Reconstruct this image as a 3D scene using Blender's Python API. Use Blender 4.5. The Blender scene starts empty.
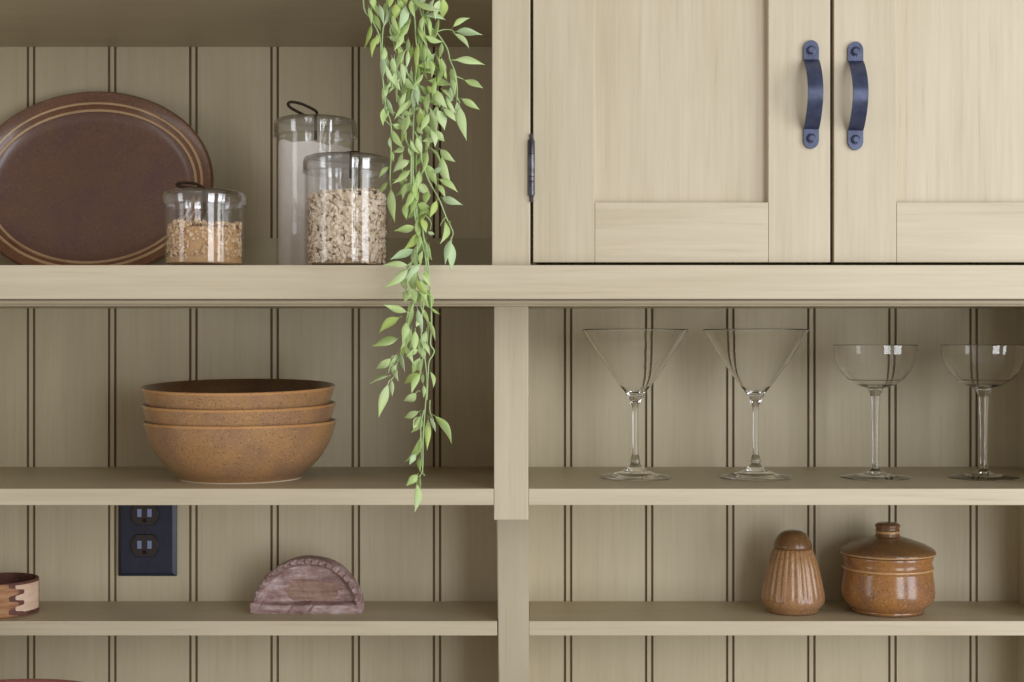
import bpy, bmesh, math, random
from mathutils import Vector, Matrix, Euler, noise
random.seed(7)
C = bpy.context.scene
COL = C.collection
PI = math.pi

# ------------------------------------------------------------------ camera
F = 1450.0            # focal length in pixels of a 1024 x 682 frame
VX, VY = 530.0, 341.0
CZ = 1.60
cam_d = bpy.data.cameras.new('camera')
cam_d.sensor_width = 36.0
cam_d.lens = F / 1024 * 36.0
cam_d.shift_x = -(VX - 512) / 1024
cam = bpy.data.objects.new('camera', cam_d)
cam.location = (0, 0, CZ)
cam.rotation_euler = (PI / 2, 0, 0)
cam_d.clip_start = 0.02
COL.objects.link(cam)
C.camera = cam

# ------------------------------------------------------------------ world and lights
w = bpy.data.worlds.new('room_light')
C.world = w
w.use_nodes = True
nt = w.node_tree
bg = nt.nodes['Background']
bg.inputs['Color'].default_value = (1.0, 0.90, 0.79, 1)
bg.inputs['Strength'].default_value = 0.40


def window_light(name, loc, target, sx, sy, power, color):
    ld = bpy.data.lights.new(name, 'AREA')
    ld.shape = 'RECTANGLE'
    ld.size = sx
    ld.size_y = sy
    ld.energy = power
    ld.color = color
    o = bpy.data.objects.new(name, ld)
    o.location = loc
    d = Vector(target) - Vector(loc)
    o.rotation_euler = d.to_track_quat('-Z', 'Y').to_euler()
    COL.objects.link(o)
    return o


TG = (0, 1.6, CZ)
window_light('window_light', (2.20, 0.05, CZ + 0.12), (2.2 * 0.05, 1.3, CZ + 0.12), 0.95, 2.2, 38, (0.93, 0.96, 1.0))
window_light('window_light', (1.35, -1.25, CZ + 0.12), (0.1, 1.6, CZ + 0.12), 0.95, 2.2, 42, (0.93, 0.96, 1.0))
window_light('window_light', (-2.35, 0.10, CZ + 0.12), (0, 1.6, CZ + 0.12), 0.60, 2.2, 10, (0.95, 0.97, 1.0))

C.view_settings.view_transform = 'Standard'
C.view_settings.look = 'None'
C.view_settings.gamma = 1
C.view_settings.use_curve_mapping = False
C.view_settings.exposure = -0.05
C.cycles.max_bounces = 20
C.cycles.glossy_bounces = 8
C.cycles.transmission_bounces = 20
C.cycles.transparent_max_bounces = 32

# ------------------------------------------------------------------ depths of the built planes (metres from the camera)
ZB = 1.790     # beadboard
ZP = 1.524     # post and stemware shelf
ZL = 1.661     # lower shelf and lower post
ZU = 1.388     # cabinet doors and upper stile
ZR = 1.370     # long rail


def P(px, py, Z):
    return Vector(((px - VX) * Z / F, Z, CZ + (VY - py) * Z / F))


def X(px, Z):
    return (px - VX) * Z / F


def H(py, Z):
    return CZ + (VY - py) * Z / F


# ------------------------------------------------------------------ materials
def srgb(r, g, b):
    def f(c):
        c /= 255
        return c / 12.92 if c <= 0.04045 else ((c + 0.055) / 1.055) ** 2.4
    return (f(r), f(g), f(b), 1)


def new_mat(name):
    m = bpy.data.materials.new(name)
    m.use_nodes = True
    n = m.node_tree
    return m, n, n.nodes['Principled BSDF']


def noise_node(n, coord, scale, nscale, detail=4, rough=0.6):
    mp = n.nodes.new('ShaderNodeMapping')
    mp.inputs['Scale'].default_value = scale
    n.links.new(coord, mp.inputs['Vector'])
    t = n.nodes.new('ShaderNodeTexNoise')
    t.inputs['Scale'].default_value = nscale
    t.inputs['Detail'].default_value = detail
    t.inputs['Roughness'].default_value = rough
    n.links.new(mp.outputs['Vector'], t.inputs['Vector'])
    return t.outputs['Fac']


def ramp(n, fac, stops):
    r = n.nodes.new('ShaderNodeValToRGB')
    e = r.color_ramp.elements
    while len(e) < len(stops):
        e.new(0.5)
    for i, (p, c) in enumerate(stops):
        e[i].position = p
        e[i].color = c
    n.links.new(fac, r.inputs['Fac'])
    return r.outputs['Color']


def mix(n, fac, a, b, mode='MIX'):
    m = n.nodes.new('ShaderNodeMix')
    m.data_type = 'RGBA'
    m.blend_type = mode
    if isinstance(fac, (int, float)):
        m.inputs[0].default_value = fac
    else:
        n.links.new(fac, m.inputs[0])
    for v, s in ((a, m.inputs[6]), (b, m.inputs[7])):
        if isinstance(v, tuple):
            s.default_value = v
        else:
            n.links.new(v, s)
    return m.outputs[2]


def bump(n, bsdf, fac, strength, dist):
    b = n.nodes.new('ShaderNodeBump')
    b.inputs['Strength'].default_value = strength
    b.inputs['Distance'].default_value = dist
    n.links.new(fac, b.inputs['Height'])
    n.links.new(b.outputs['Normal'], bsdf.inputs['Normal'])


def paint(name, axis, light, mid, dark, rough=0.5, streak=1.0):
    """hand-brushed glazed milk paint, streaks along one axis"""
    m, n, b = new_mat(name)
    tc = n.nodes.new('ShaderNodeTexCoord').outputs['Object']
    s = [1.0, 1.0, 1.0]
    s['xyz'.index(axis)] = 0.035
    a = noise_node(n, tc, tuple(s), 230, 5, 0.65)
    s2 = [1.0, 1.0, 1.0]
    s2['xyz'.index(axis)] = 0.10
    c = noise_node(n, tc, tuple(s2), 34, 4, 0.6)
    col = ramp(n, a, [(0.30, mid), (0.66, light)])
    blot = ramp(n, c, [(0.35, (1, 1, 1, 1)), (0.72, (0, 0, 0, 1))])
    col = mix(n, 0.55, col, mix(n, blot, light, mid), 'MIX')
    fine = ramp(n, a, [(0.24, (1, 1, 1, 1)), (0.40, (0, 0, 0, 1))])
    mm = n.nodes.new('ShaderNodeMath')
    mm.operation = 'MULTIPLY'
    mm.inputs[1].default_value = 0.26 * streak
    n.links.new(fine, mm.inputs[0])
    col = mix(n, mm.outputs[0], col, dark)
    n.links.new(col, b.inputs['Base Color'])
    b.inputs['Roughness'].default_value = rough
    bump(n, b, a, 0.12, 0.0006)
    return m


L1, M1, D1 = srgb(208, 196, 173), srgb(187, 175, 149), srgb(142, 128, 102)
M = {}
M['paint_z'] = paint('brushed_cream_paint_upright', 'z', L1, M1, D1)
M['paint_x'] = paint('brushed_cream_paint_level', 'x', L1, M1, D1)
LB, MB_, DB = srgb(208, 197, 170), srgb(194, 182, 154), srgb(152, 138, 112)
M['bead'] = paint('beadboard_paint', 'z', LB, MB_, DB, 0.55, 0.7)
M['shelf_top'] = paint('shelf_board_paint', 'x', srgb(192, 181, 153), srgb(180, 168, 140), srgb(142, 129, 102), 0.45)
M['post_low'] = paint('lower_post_paint', 'z', srgb(194, 185, 162), srgb(182, 172, 147), srgb(142, 130, 104))  # lower post a little darker and greyer than the upper one


def plain(name, col, rough=0.5, metal=0.0, spec=0.5):
    m, n, b = new_mat(name)
    b.inputs['Base Color'].default_value = col
    b.inputs['Roughness'].default_value = rough
    b.inputs['Metallic'].default_value = metal
    b.inputs['Specular IOR Level'].default_value = spec
    return m


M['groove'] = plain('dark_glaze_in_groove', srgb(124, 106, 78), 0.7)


def metal_mat(name, c1, c2, rough, metal, sc=90):
    m, n, b = new_mat(name)
    tc = n.nodes.new('ShaderNodeTexCoord').outputs['Object']
    a = noise_node(n, tc, (1, 1, 1), sc, 5)
    n.links.new(ramp(n, a, [(0.35, c1), (0.65, c2)]), b.inputs['Base Color'])
    b.inputs['Roughness'].default_value = rough
    b.inputs['Metallic'].default_value = metal
    bump(n, b, a, 0.15, 0.0004)
    return m


M['iron'] = metal_mat('forged_iron_sky_tint', srgb(54, 61, 86), srgb(72, 79, 106), 0.33, 0.35)  # blue of the reflected sky is mixed into the iron's base colour
M['hinge'] = metal_mat('blackened_hinge_steel', srgb(66, 66, 72), srgb(110, 110, 118), 0.3, 0.8)
M['wire'] = plain('rusty_brown_wire', srgb(52, 34, 22), 0.5, 0.4)
M['plate_black'] = metal_mat('black_plastic_plate', srgb(36, 42, 60), srgb(42, 48, 68), 0.40, 0.0)
M['receptacle'] = plain('dark_brown_receptacle', srgb(52, 45, 45), 0.25)
M['slot'] = plain('slot_contact_metal', srgb(150, 165, 210), 0.3, 0.7)  # pale blue sky reflection put into the colour of the contacts
M['hole'] = plain('black_hole', srgb(8, 8, 8), 0.8)


def ceramic(name, c_main, c_alt, c_dark, rough=0.27, speck=1.0, alt_lo=0.45, alt_hi=0.7, coat=0.2, light=0.35):
    m, n, b = new_mat(name)
    tc = n.nodes.new('ShaderNodeTexCoord').outputs['Object']
    a = noise_node(n, tc, (1, 1, 1), 22, 4, 0.55)
    col = mix(n, ramp(n, a, [(alt_lo, (0, 0, 0, 1)), (alt_hi, (1, 1, 1, 1))]), c_main, c_alt)
    s = noise_node(n, tc, (1, 1, 1), 620, 2, 0.5)
    sp = ramp(n, s, [(0.60, (0, 0, 0, 1)), (0.68, (speck, speck, speck, 1))])
    col = mix(n, sp, col, c_dark)
    s2 = noise_node(n, tc, (1, 1, 1), 300, 3, 0.5)
    sp2 = ramp(n, s2, [(0.3, (light, light, light, 1)), (0.45, (0, 0, 0, 1))])
    col = mix(n, sp2, col, srgb(205, 160, 108))
    n.links.new(col, b.inputs['Base Color'])
    b.inputs['Roughness'].default_value = rough
    b.inputs['Coat Weight'].default_value = coat
    b.inputs['Coat Roughness'].default_value = 0.12
    bump(n, b, a, 0.06, 0.002)
    return m


M['bowl'] = ceramic('speckled_tan_glaze', srgb(170, 130, 88), srgb(150, 115, 90), srgb(96, 66, 48), 0.34, coat=0.6)
M['bowl_dark'] = ceramic('dark_brown_glaze_inside', srgb(104, 74, 46), srgb(90, 62, 42), srgb(50, 34, 24), 0.32, coat=0.6, light=0.08)
M['rim_tan'] = ceramic('worn_tan_rim', srgb(200, 150, 100), srgb(190, 138, 88), srgb(120, 80, 50), 0.25, 0.6, coat=0.8)
M['jar_glaze'] = ceramic('honey_brown_glaze', srgb(158, 110, 62), srgb(128, 92, 74), srgb(74, 48, 32), 0.20, 0.9)
M['jar_lid_glaze'] = ceramic('dark_honey_glaze', srgb(122, 88, 54), srgb(100, 72, 52), srgb(60, 42, 28), 0.24, 0.6, light=0.10)
M['jar_line'] = ceramic('light_honey_line', srgb(190, 150, 104), srgb(176, 134, 90), srgb(110, 70, 40), 0.25, 0.5)
M['shaker_glaze'] = ceramic('ribbed_shaker_glaze', srgb(160, 120, 82), srgb(142, 106, 80), srgb(84, 58, 42), 0.25, 0.9)
M['platter'] = ceramic('umber_platter_glaze', srgb(122, 92, 80), srgb(112, 86, 84), srgb(72, 48, 42), 0.36, 0.5, light=0.12)
M['platter_rim'] = ceramic('umber_platter_rim_glaze', srgb(124, 86, 64), srgb(106, 74, 58), srgb(66, 44, 34), 0.33, 0.5, light=0.15)
M['platter_line'] = ceramic('platter_ridge_wear', srgb(214, 182, 146), srgb(194, 158, 122), srgb(130, 98, 74), 0.4, 0.5)
M['foot'] = plain('unglazed_cream_foot', srgb(214, 200, 178), 0.7)
M['rose_bowl'] = ceramic('rosy_brown_glaze', srgb(150, 92, 88), srgb(138, 82, 78), srgb(90, 54, 50), 0.3, 0.5)


def glass_thin(name, tint, ior=1.5, k=1.0):
    """a thin clear wall: what is not mirrored passes straight through"""
    m = bpy.data.materials.new(name)
    m.use_nodes = True
    n = m.node_tree
    n.nodes.remove(n.nodes['Principled BSDF'])
    out = n.nodes['Material Output']
    tr = n.nodes.new('ShaderNodeBsdfTransparent')
    tr.inputs['Color'].default_value = tint
    gl = n.nodes.new('ShaderNodeBsdfGlossy')
    gl.inputs['Roughness'].default_value = 0.02
    lw = n.nodes.new('ShaderNodeLayerWeight')
    lw.inputs['Blend'].default_value = 0.5
    pw = n.nodes.new('ShaderNodeMath')
    pw.operation = 'POWER'
    pw.inputs[1].default_value = 4.0
    n.links.new(lw.outputs['Facing'], pw.inputs[0])
    mu = n.nodes.new('ShaderNodeMath')
    mu.operation = 'MULTIPLY_ADD'
    mu.inputs[1].default_value = 0.55 * k
    mu.inputs[2].default_value = 0.06 * k
    mu.use_clamp = True
    n.links.new(pw.outputs[0], mu.inputs[0])
    ms = n.nodes.new('ShaderNodeMixShader')
    n.links.new(mu.outputs[0], ms.inputs[0])
    n.links.new(tr.outputs[0], ms.inputs[1])
    n.links.new(gl.outputs[0], ms.inputs[2])
    n.links.new(ms.outputs[0], out.inputs['Surface'])
    return m


M['jar_glass'] = glass_thin('clear_jar_glass', (0.997, 0.998, 1, 1), 1.5, 0.8)
M['lid_glass'] = glass_thin('clear_lid_glass', (0.975, 0.98, 0.99, 1), 1.6, 2.2)
m, n, b = new_mat('solid_clear_glass')
b.inputs['Base Color'].default_value = (1, 1, 1, 1)
b.inputs['Roughness'].default_value = 0.0
b.inputs['Transmission Weight'].default_value = 1.0
b.inputs['IOR'].default_value = 1.47
M['glass'] = m


def grain(name, c1, c2, c3, scale=(1, 1, 1), sc=60, rough=0.7):
    m, n, b = new_mat(name)
    tc = n.nodes.new('ShaderNodeTexCoord').outputs['Object']
    a = noise_node(n, tc, scale, sc, 6, 0.65)
    n.links.new(ramp(n, a, [(0.3, c1), (0.5, c2), (0.72, c3)]), b.inputs['Base Color'])
    b.inputs['Roughness'].default_value = rough
    bump(n, b, a, 0.5, 0.002)
    return m


M['mould'] = grain('weathered_mauve_wood', srgb(108, 78, 74), srgb(160, 132, 128), srgb(206, 190, 192), (0.5, 1, 1.6), 70)
M['mould_in'] = grain('carved_bare_wood', srgb(108, 78, 66), srgb(148, 118, 104), srgb(174, 148, 138), (0.25, 1, 2.2), 80)
M['bark'] = grain('red_brown_bark_wood', srgb(116, 76, 54), srgb(168, 120, 82), srgb(196, 154, 114), (0.4, 0.4, 1.8), 70)
M['bark_pale'] = grain('pale_birch_wood', srgb(206, 170, 142), srgb(222, 192, 168), srgb(232, 208, 188), (0.4, 0.4, 2), 60)
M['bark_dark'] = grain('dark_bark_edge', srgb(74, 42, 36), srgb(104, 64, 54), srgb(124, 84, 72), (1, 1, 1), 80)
M['flour'] = grain('white_flour', srgb(240, 232, 226), srgb(246, 240, 234), srgb(250, 246, 242), (1, 1, 1), 120, 0.9)
M['oat'] = grain('rolled_oat_flake', srgb(196, 172, 142), srgb(236, 218, 194), srgb(250, 240, 224), (1, 1, 1), 160, 0.8)
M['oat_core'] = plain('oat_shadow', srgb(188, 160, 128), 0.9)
M['granola'] = grain('golden_granola', srgb(180, 146, 106), srgb(220, 190, 152), srgb(240, 218, 186), (1, 1, 1), 120, 0.8)
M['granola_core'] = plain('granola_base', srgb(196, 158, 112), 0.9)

m, n, b = new_mat('soft_green_leaf')
tc = n.nodes.new('ShaderNodeTexCoord').outputs['Object']
a = noise_node(n, tc, (1, 1, 1), 26, 2)
n.links.new(ramp(n, a, [(0.34, srgb(162, 188, 108)), (0.50, srgb(177, 200, 130)), (0.66, srgb(192, 211, 158))]), b.inputs['Base Color'])
b.inputs['Roughness'].default_value = 0.5
b.inputs['Subsurface Weight'].default_value = 0.0
M['leaf'] = m
M['leaf_yellow'] = plain('yellow_green_leaf', srgb(172, 194, 106), 0.5)
M['leaf_pale'] = plain('pale_leaf_underside', srgb(182, 206, 160), 0.55)
M['vine_stem'] = plain('pale_green_stem', srgb(166, 192, 134), 0.55)


# ------------------------------------------------------------------ mesh helpers
def link(name, bm, mats, parent=None, smooth=False, angle=None, recalc=True):
    if recalc:
        bmesh.ops.recalc_face_normals(bm, faces=bm.faces[:])
    if parent is not None:
        off = parent['_o'] if '_o' in parent else (0, 0, 0)
        bmesh.ops.translate(bm, verts=bm.verts[:], vec=-Vector(off))
    me = bpy.data.meshes.new(name)
    bm.to_mesh(me)
    bm.free()
    for mt in (mats if isinstance(mats, (list, tuple)) else [mats]):
        me.materials.append(mt)
    o = bpy.data.objects.new(name, me)
    COL.objects.link(o)
    if parent is not None:
        o.parent = parent
        o['_o'] = list(off)
    if smooth:
        for p in me.polygons:
            p.use_smooth = True
        if angle:
            me.set_sharp_from_angle(angle=math.radians(angle))
    return o


def thing(name, label, cat, loc=(0, 0, 0), group=None, local=False):
    """Empty at the thing's base; parts of a 'local' thing are built round its own origin"""
    o = bpy.data.objects.new(name, None)
    o.empty_display_size = 0.02
    o.location = loc
    COL.objects.link(o)
    o['label'] = label
    o['category'] = cat
    o['_o'] = [0, 0, 0] if local else list(loc)
    if group:
        o['group'] = group
    return o


def tag(o, label, cat, group=None, kind=None):
    o['label'] = label
    o['category'] = cat
    if group:
        o['group'] = group
    if kind:
        o['kind'] = kind
    return o


def copy_tree(o, parent=None):
    c = o.copy()
    COL.objects.link(c)
    c.parent = parent
    for ch in [k for k in bpy.data.objects if k.parent == o and k != c]:
        copy_tree(ch, c)
    return c


def box(bm, x0, x1, y0, y1, z0, z1, bev=0.0, mi=0):
    r = bmesh.ops.create_cube(bm, size=1)
    vs = r['verts']
    for v in vs:
        v.co = Vector((x0 if v.co.x < 0 else x1, y0 if v.co.y < 0 else y1, z0 if v.co.z < 0 else z1))
    fs = {f for v in vs for f in v.link_faces}
    for f in fs:
        f.material_index = mi
    if bev:
        es = {e for v in vs for e in v.link_edges}
        bmesh.ops.bevel(bm, geom=list(es), offset=bev, segments=2, affect='EDGES', profile=0.6)


def BX(*a, **k):
    bm = bmesh.new()
    box(bm, *a, **k)
    return bm


def tight(prof, lim=0.003, d=0.0005):
    """holding rings next to the ends of long straight walls, so that shading stays true"""
    out = [prof[0]]
    for p_, q_ in zip(prof, prof[1:]):
        L = math.hypot(q_[0] - p_[0], q_[1] - p_[1])
        if L > lim:
            for t_ in (d / L, 1 - d / L):
                out.append((p_[0] + (q_[0] - p_[0]) * t_, p_[1] + (q_[1] - p_[1]) * t_))
        out.append(q_)
    return out


def lathe(bm, prof, n=64, c=(0, 0, 0), mis=None, rfun=None):
    """prof: list of (r, z); mis: material index for each profile segment; rfun(r,z,theta)->r"""
    rings = []
    for r, z in prof:
        if r < 1e-6:
            rings.append([bm.verts.new((c[0], c[1], c[2] + z))])
        else:
            ring = []
            for k in range(n):
                t = 2 * PI * k / n
                rr = rfun(r, z, t) if rfun else r
                ring.append(bm.verts.new((c[0] + rr * math.cos(t), c[1] + rr * math.sin(t), c[2] + z)))
            rings.append(ring)
    for i in range(len(rings) - 1):
        a, b_ = rings[i], rings[i + 1]
        for k in range(n):
            k2 = (k + 1) % n
            if len(a) == 1 and len(b_) == 1:
                continue
            if len(a) == 1:
                f = bm.faces.new((a[0], b_[k], b_[k2]))
            elif len(b_) == 1:
                f = bm.faces.new((a[k], b_[0], a[k2]))
            else:
                f = bm.faces.new((a[k], b_[k], b_[k2], a[k2]))
            if mis:
                f.material_index = mis[i]
    return bm


def tube(bm, pts, rad, seg=8, cap=True, mi=0):
    pts = [Vector(p) for p in pts]
    rads = rad if isinstance(rad, (list, tuple)) else [rad] * len(pts)
    prev = None
    rings = []
    for i, p in enumerate(pts):
        d = (pts[min(i + 1, len(pts) - 1)] - pts[max(i - 1, 0)])
        if d.length < 1e-9:
            d = Vector((0, 0, 1))
        d.normalize()
        if prev is None:
            u = d.orthogonal().normalized()
        else:
            u = (prev - d * prev.dot(d))
            u = u.normalized() if u.length > 1e-6 else d.orthogonal().normalized()
        prev = u
        v = d.cross(u)
        rings.append([bm.verts.new(p + (u * math.cos(2 * PI * k / seg) + v * math.sin(2 * PI * k / seg)) * rads[i]) for k in range(seg)])
    for a, b_ in zip(rings, rings[1:]):
        for k in range(seg):
            f = bm.faces.new((a[k], a[(k + 1) % seg], b_[(k + 1) % seg], b_[k]))
            f.material_index = mi
    if cap:
        bm.faces.new(rings[0][::-1]).material_index = mi
        bm.faces.new(rings[-1]).material_index = mi


def smooth_path(pts, sub=5):
    pts = [Vector(p) for p in pts]
    out = []
    for i in range(len(pts) - 1):
        p0 = pts[max(i - 1, 0)]
        p1, p2 = pts[i], pts[i + 1]
        p3 = pts[min(i + 2, len(pts) - 1)]
        for k in range(sub):
            t = k / sub
            out.append(0.5 * ((2 * p1) + (-p0 + p2) * t + (2 * p0 - 5 * p1 + 4 * p2 - p3) * t * t + (-p0 + 3 * p1 - 3 * p2 + p3) * t ** 3))
    out.append(pts[-1])
    return out


# ------------------------------------------------------------------ the setting: beadboard wall
XL = X(-70, ZB)
XR = 0.602
ZTOP = CZ + 0.72
ZCOUNTER = CZ - 0.455
bm = bmesh.new()
sc = ZB / F
gl = [437 - 81.2 * k for k in range(0, 7)]
gr = [568 + 81.1 * k for k in range(0, 7)]
prof = [(XL - 0.1, 0.0, 0)]
for g in sorted(gl + gr):
    gx = X(g, ZB)
    for off in (-3.1 * sc, 3.1 * sc):
        c_ = gx + off
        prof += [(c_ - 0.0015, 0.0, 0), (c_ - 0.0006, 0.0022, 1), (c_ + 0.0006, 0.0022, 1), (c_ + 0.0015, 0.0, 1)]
        # entries: (x, depth into the wall, material of the segment ending here)
prof.append((XR + 0.12, 0.0, 0))
z0, z1 = ZCOUNTER - 0.02, ZTOP
cols = [(bm.verts.new((x, ZB + d, z0)), bm.verts.new((x, ZB + d, z1)), mi) for x, d, mi in prof]
for a, b_ in zip(cols, cols[1:]):
    f = bm.faces.new((a[0], b_[0], b_[1], a[1]))
    f.material_index = b_[2]
# back of the panelling, closed, so that it has real thickness
bl = [bm.verts.new((prof[0][0], ZB + 0.014, z0)), bm.verts.new((prof[0][0], ZB + 0.014, z1))]
br = [bm.verts.new((prof[-1][0], ZB + 0.014, z0)), bm.verts.new((prof[-1][0], ZB + 0.014, z1))]
bm.faces.new((br[0], bl[0], bl[1], br[1]))
bm.faces.new((bl[0], cols[0][0], cols[0][1], bl[1]))
bm.faces.new((cols[-1][0], br[0], br[1], cols[-1][1]))
wall = link('wall_back', bm, [M['bead'], M['groove']], recalc=False)
wall['kind'] = 'structure'
wall['label'] = 'olive cream beadboard panelling behind the shelves'

# ------------------------------------------------------------------ the built-in hutch
DECK_T = H(265, ZR)
DECK_B = H(299, ZR)
hutch = thing('hutch', 'cream painted built-in hutch with open shelves against the beadboard', 'shelving', (0, (ZP + ZB) / 2, ZCOUNTER - 0.02))
XR2 = XR + 0.022
link('rail', BX(XL, XR + 0.16, ZR, ZR + 0.022, DECK_B, DECK_T, bev=0.0012), M['paint_x'], hutch)
link('deck', BX(XL, XR + 0.16, ZR + 0.0225, ZB - 0.0005, DECK_B + 0.0005, DECK_T - 0.0003), M['shelf_top'], hutch)
# small moulding strip tucked under the rail
bm = bmesh.new()
box(bm, XL, XR + 0.14, 1.412, 1.440, DECK_B - 0.0035, DECK_B, bev=0.0008)
box(bm, XL, XR + 0.14, 1.440, 1.470, DECK_B - 0.0048, DECK_B, bev=0.0008)
link('moulding', bm, M['paint_x'], hutch)
TS = CZ + 0.3629
link('top_shelf', BX(XL, X(530, ZU), ZU - 0.012, ZB - 0.0005, TS, TS + 0.024, bev=0.001), M['shelf_top'], hutch)
link('stile', BX(X(492, ZU), X(530.3, ZU), ZU, ZU + 0.022, DECK_T, ZTOP, bev=0.0010), M['paint_z'], hutch)
link('divider', BX(X(492, ZU), X(530, ZU) - 0.008, ZU + 0.0222, ZB - 0.0005, DECK_T, ZTOP - 0.001), M['bead'], hutch)
link('ledger', BX(XL, X(492, ZU), ZB - 0.0125, ZB - 0.0003, DECK_T, CZ + 0.1272 - 0.0012, bev=0.001), M['shelf_top'], hutch)
# post: deep upper half, shallower lower half with a slight taper
PT = DECK_B - 0.005
PB = H(520, ZP)
px0, px1 = X(494, ZP), X(528.4, ZP)
link('post', BX(px0, px1, ZP, ZP + 0.022, PB, PT + 0.005, bev=0.0010), M['paint_z'], hutch)
link('divider', BX(px0 + 0.001, px1 - 0.001, ZP + 0.0222, ZB - 0.0005, PB + 0.0006, DECK_B), M['bead'], hutch)
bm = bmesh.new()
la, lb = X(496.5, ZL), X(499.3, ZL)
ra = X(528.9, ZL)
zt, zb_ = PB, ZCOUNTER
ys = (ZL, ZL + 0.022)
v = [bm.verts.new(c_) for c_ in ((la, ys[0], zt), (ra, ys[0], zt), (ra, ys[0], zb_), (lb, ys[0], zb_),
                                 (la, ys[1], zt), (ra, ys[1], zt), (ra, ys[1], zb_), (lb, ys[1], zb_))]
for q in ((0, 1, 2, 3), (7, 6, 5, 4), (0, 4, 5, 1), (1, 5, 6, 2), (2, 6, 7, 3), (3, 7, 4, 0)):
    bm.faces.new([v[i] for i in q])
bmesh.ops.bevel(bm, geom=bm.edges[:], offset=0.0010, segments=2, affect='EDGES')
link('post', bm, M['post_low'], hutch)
link('divider', BX(lb + 0.001, ra - 0.001, ZL + 0.0222, ZB - 0.0005, ZCOUNTER, PB), M['bead'], hutch)
# shelves
S1T, S1B = H(488.7, ZP), H(505.3, ZP)
S2T, S2B = H(621.2, ZL), H(635.8, ZL)


def shelf(x0, x1, yf, zb0, zt0):
    """board with a slightly lighter brushed front edge"""
    bm = bmesh.new()
    box(bm, x0, x1, yf, ZB - 0.0005, zb0, zt0, bev=0.0009)
    bm.normal_update()
    for f in bm.faces:
        f.material_index = 1 if f.normal.y < -0.9 else 0
    link('shelf', bm, [M['shelf_top'], M['paint_x']], hutch)


shelf(XL, px0 - 0.0001, ZP + 0.0006, S1B, S1T)
shelf(px1 + 0.0001, XR, ZP + 0.0006, S1B, S1T)
shelf(XL, la - 0.0001 + 0.0008, ZL + 0.0006, S2B, S2T)
shelf(ra + 0.0001, XR, ZL + 0.0006, S2B, S2T)
bm = bmesh.new()
box(bm, XR, XR2, ZP, ZB - 0.0005, PB, DECK_B)
link('side_panel', bm, M['bead'], hutch)
link('side_panel', BX(XR, XR2, ZL, ZB - 0.0005, ZCOUNTER, PB - 0.0002), M['bead'], hutch)
link('side_panel', BX(XL - 0.02, XL, ZP, ZB - 0.0005, ZCOUNTER, ZTOP - 0.001), M['bead'], hutch)
# counter below the frame
ct = link('counter', BX(XL - 0.1, XR + 0.2, 1.20, ZB - 0.0005, ZCOUNTER - 0.04, ZCOUNTER, bev=0.002), M['shelf_top'])
tag(ct, 'cream worktop running along beneath the open shelves', 'worktop')

# ------------------------------------------------------------------ wall cabinet with two inset shaker doors
cab = thing('wall_cabinet', 'cream shaker cabinet with two doors above the stemware shelf', 'cabinet', (X(830, ZU), ZU + 0.2, DECK_T))
CX0, CX1 = X(530.6, ZU), X(1136, ZU)
bm = bmesh.new()
box(bm, CX0 - 0.0078, CX0 + 0.006, ZU + 0.0224, ZB - 0.0005, DECK_T + 0.0002, ZTOP - 0.002)
box(bm, CX1, CX1 + 0.016, ZU + 0.0224, ZB - 0.0005, DECK_T + 0.0002, ZTOP - 0.002)
box(bm, CX0 + 0.006, CX1, ZU + 0.0224, ZB - 0.0005, ZTOP - 0.018, ZTOP - 0.002)
link('carcass', bm, M['bead'], cab)
link('stile', BX(CX1 - 0.001, CX1 + 0.036, ZU, ZU + 0.022, DECK_T + 0.0002, ZTOP, bev=0.001), M['paint_z'], cab)
DZ0, DZ1 = H(262.3, ZU), CZ + 0.62
PZ0 = H(202.3, ZU)
FR = PZ0 - DZ0


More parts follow.
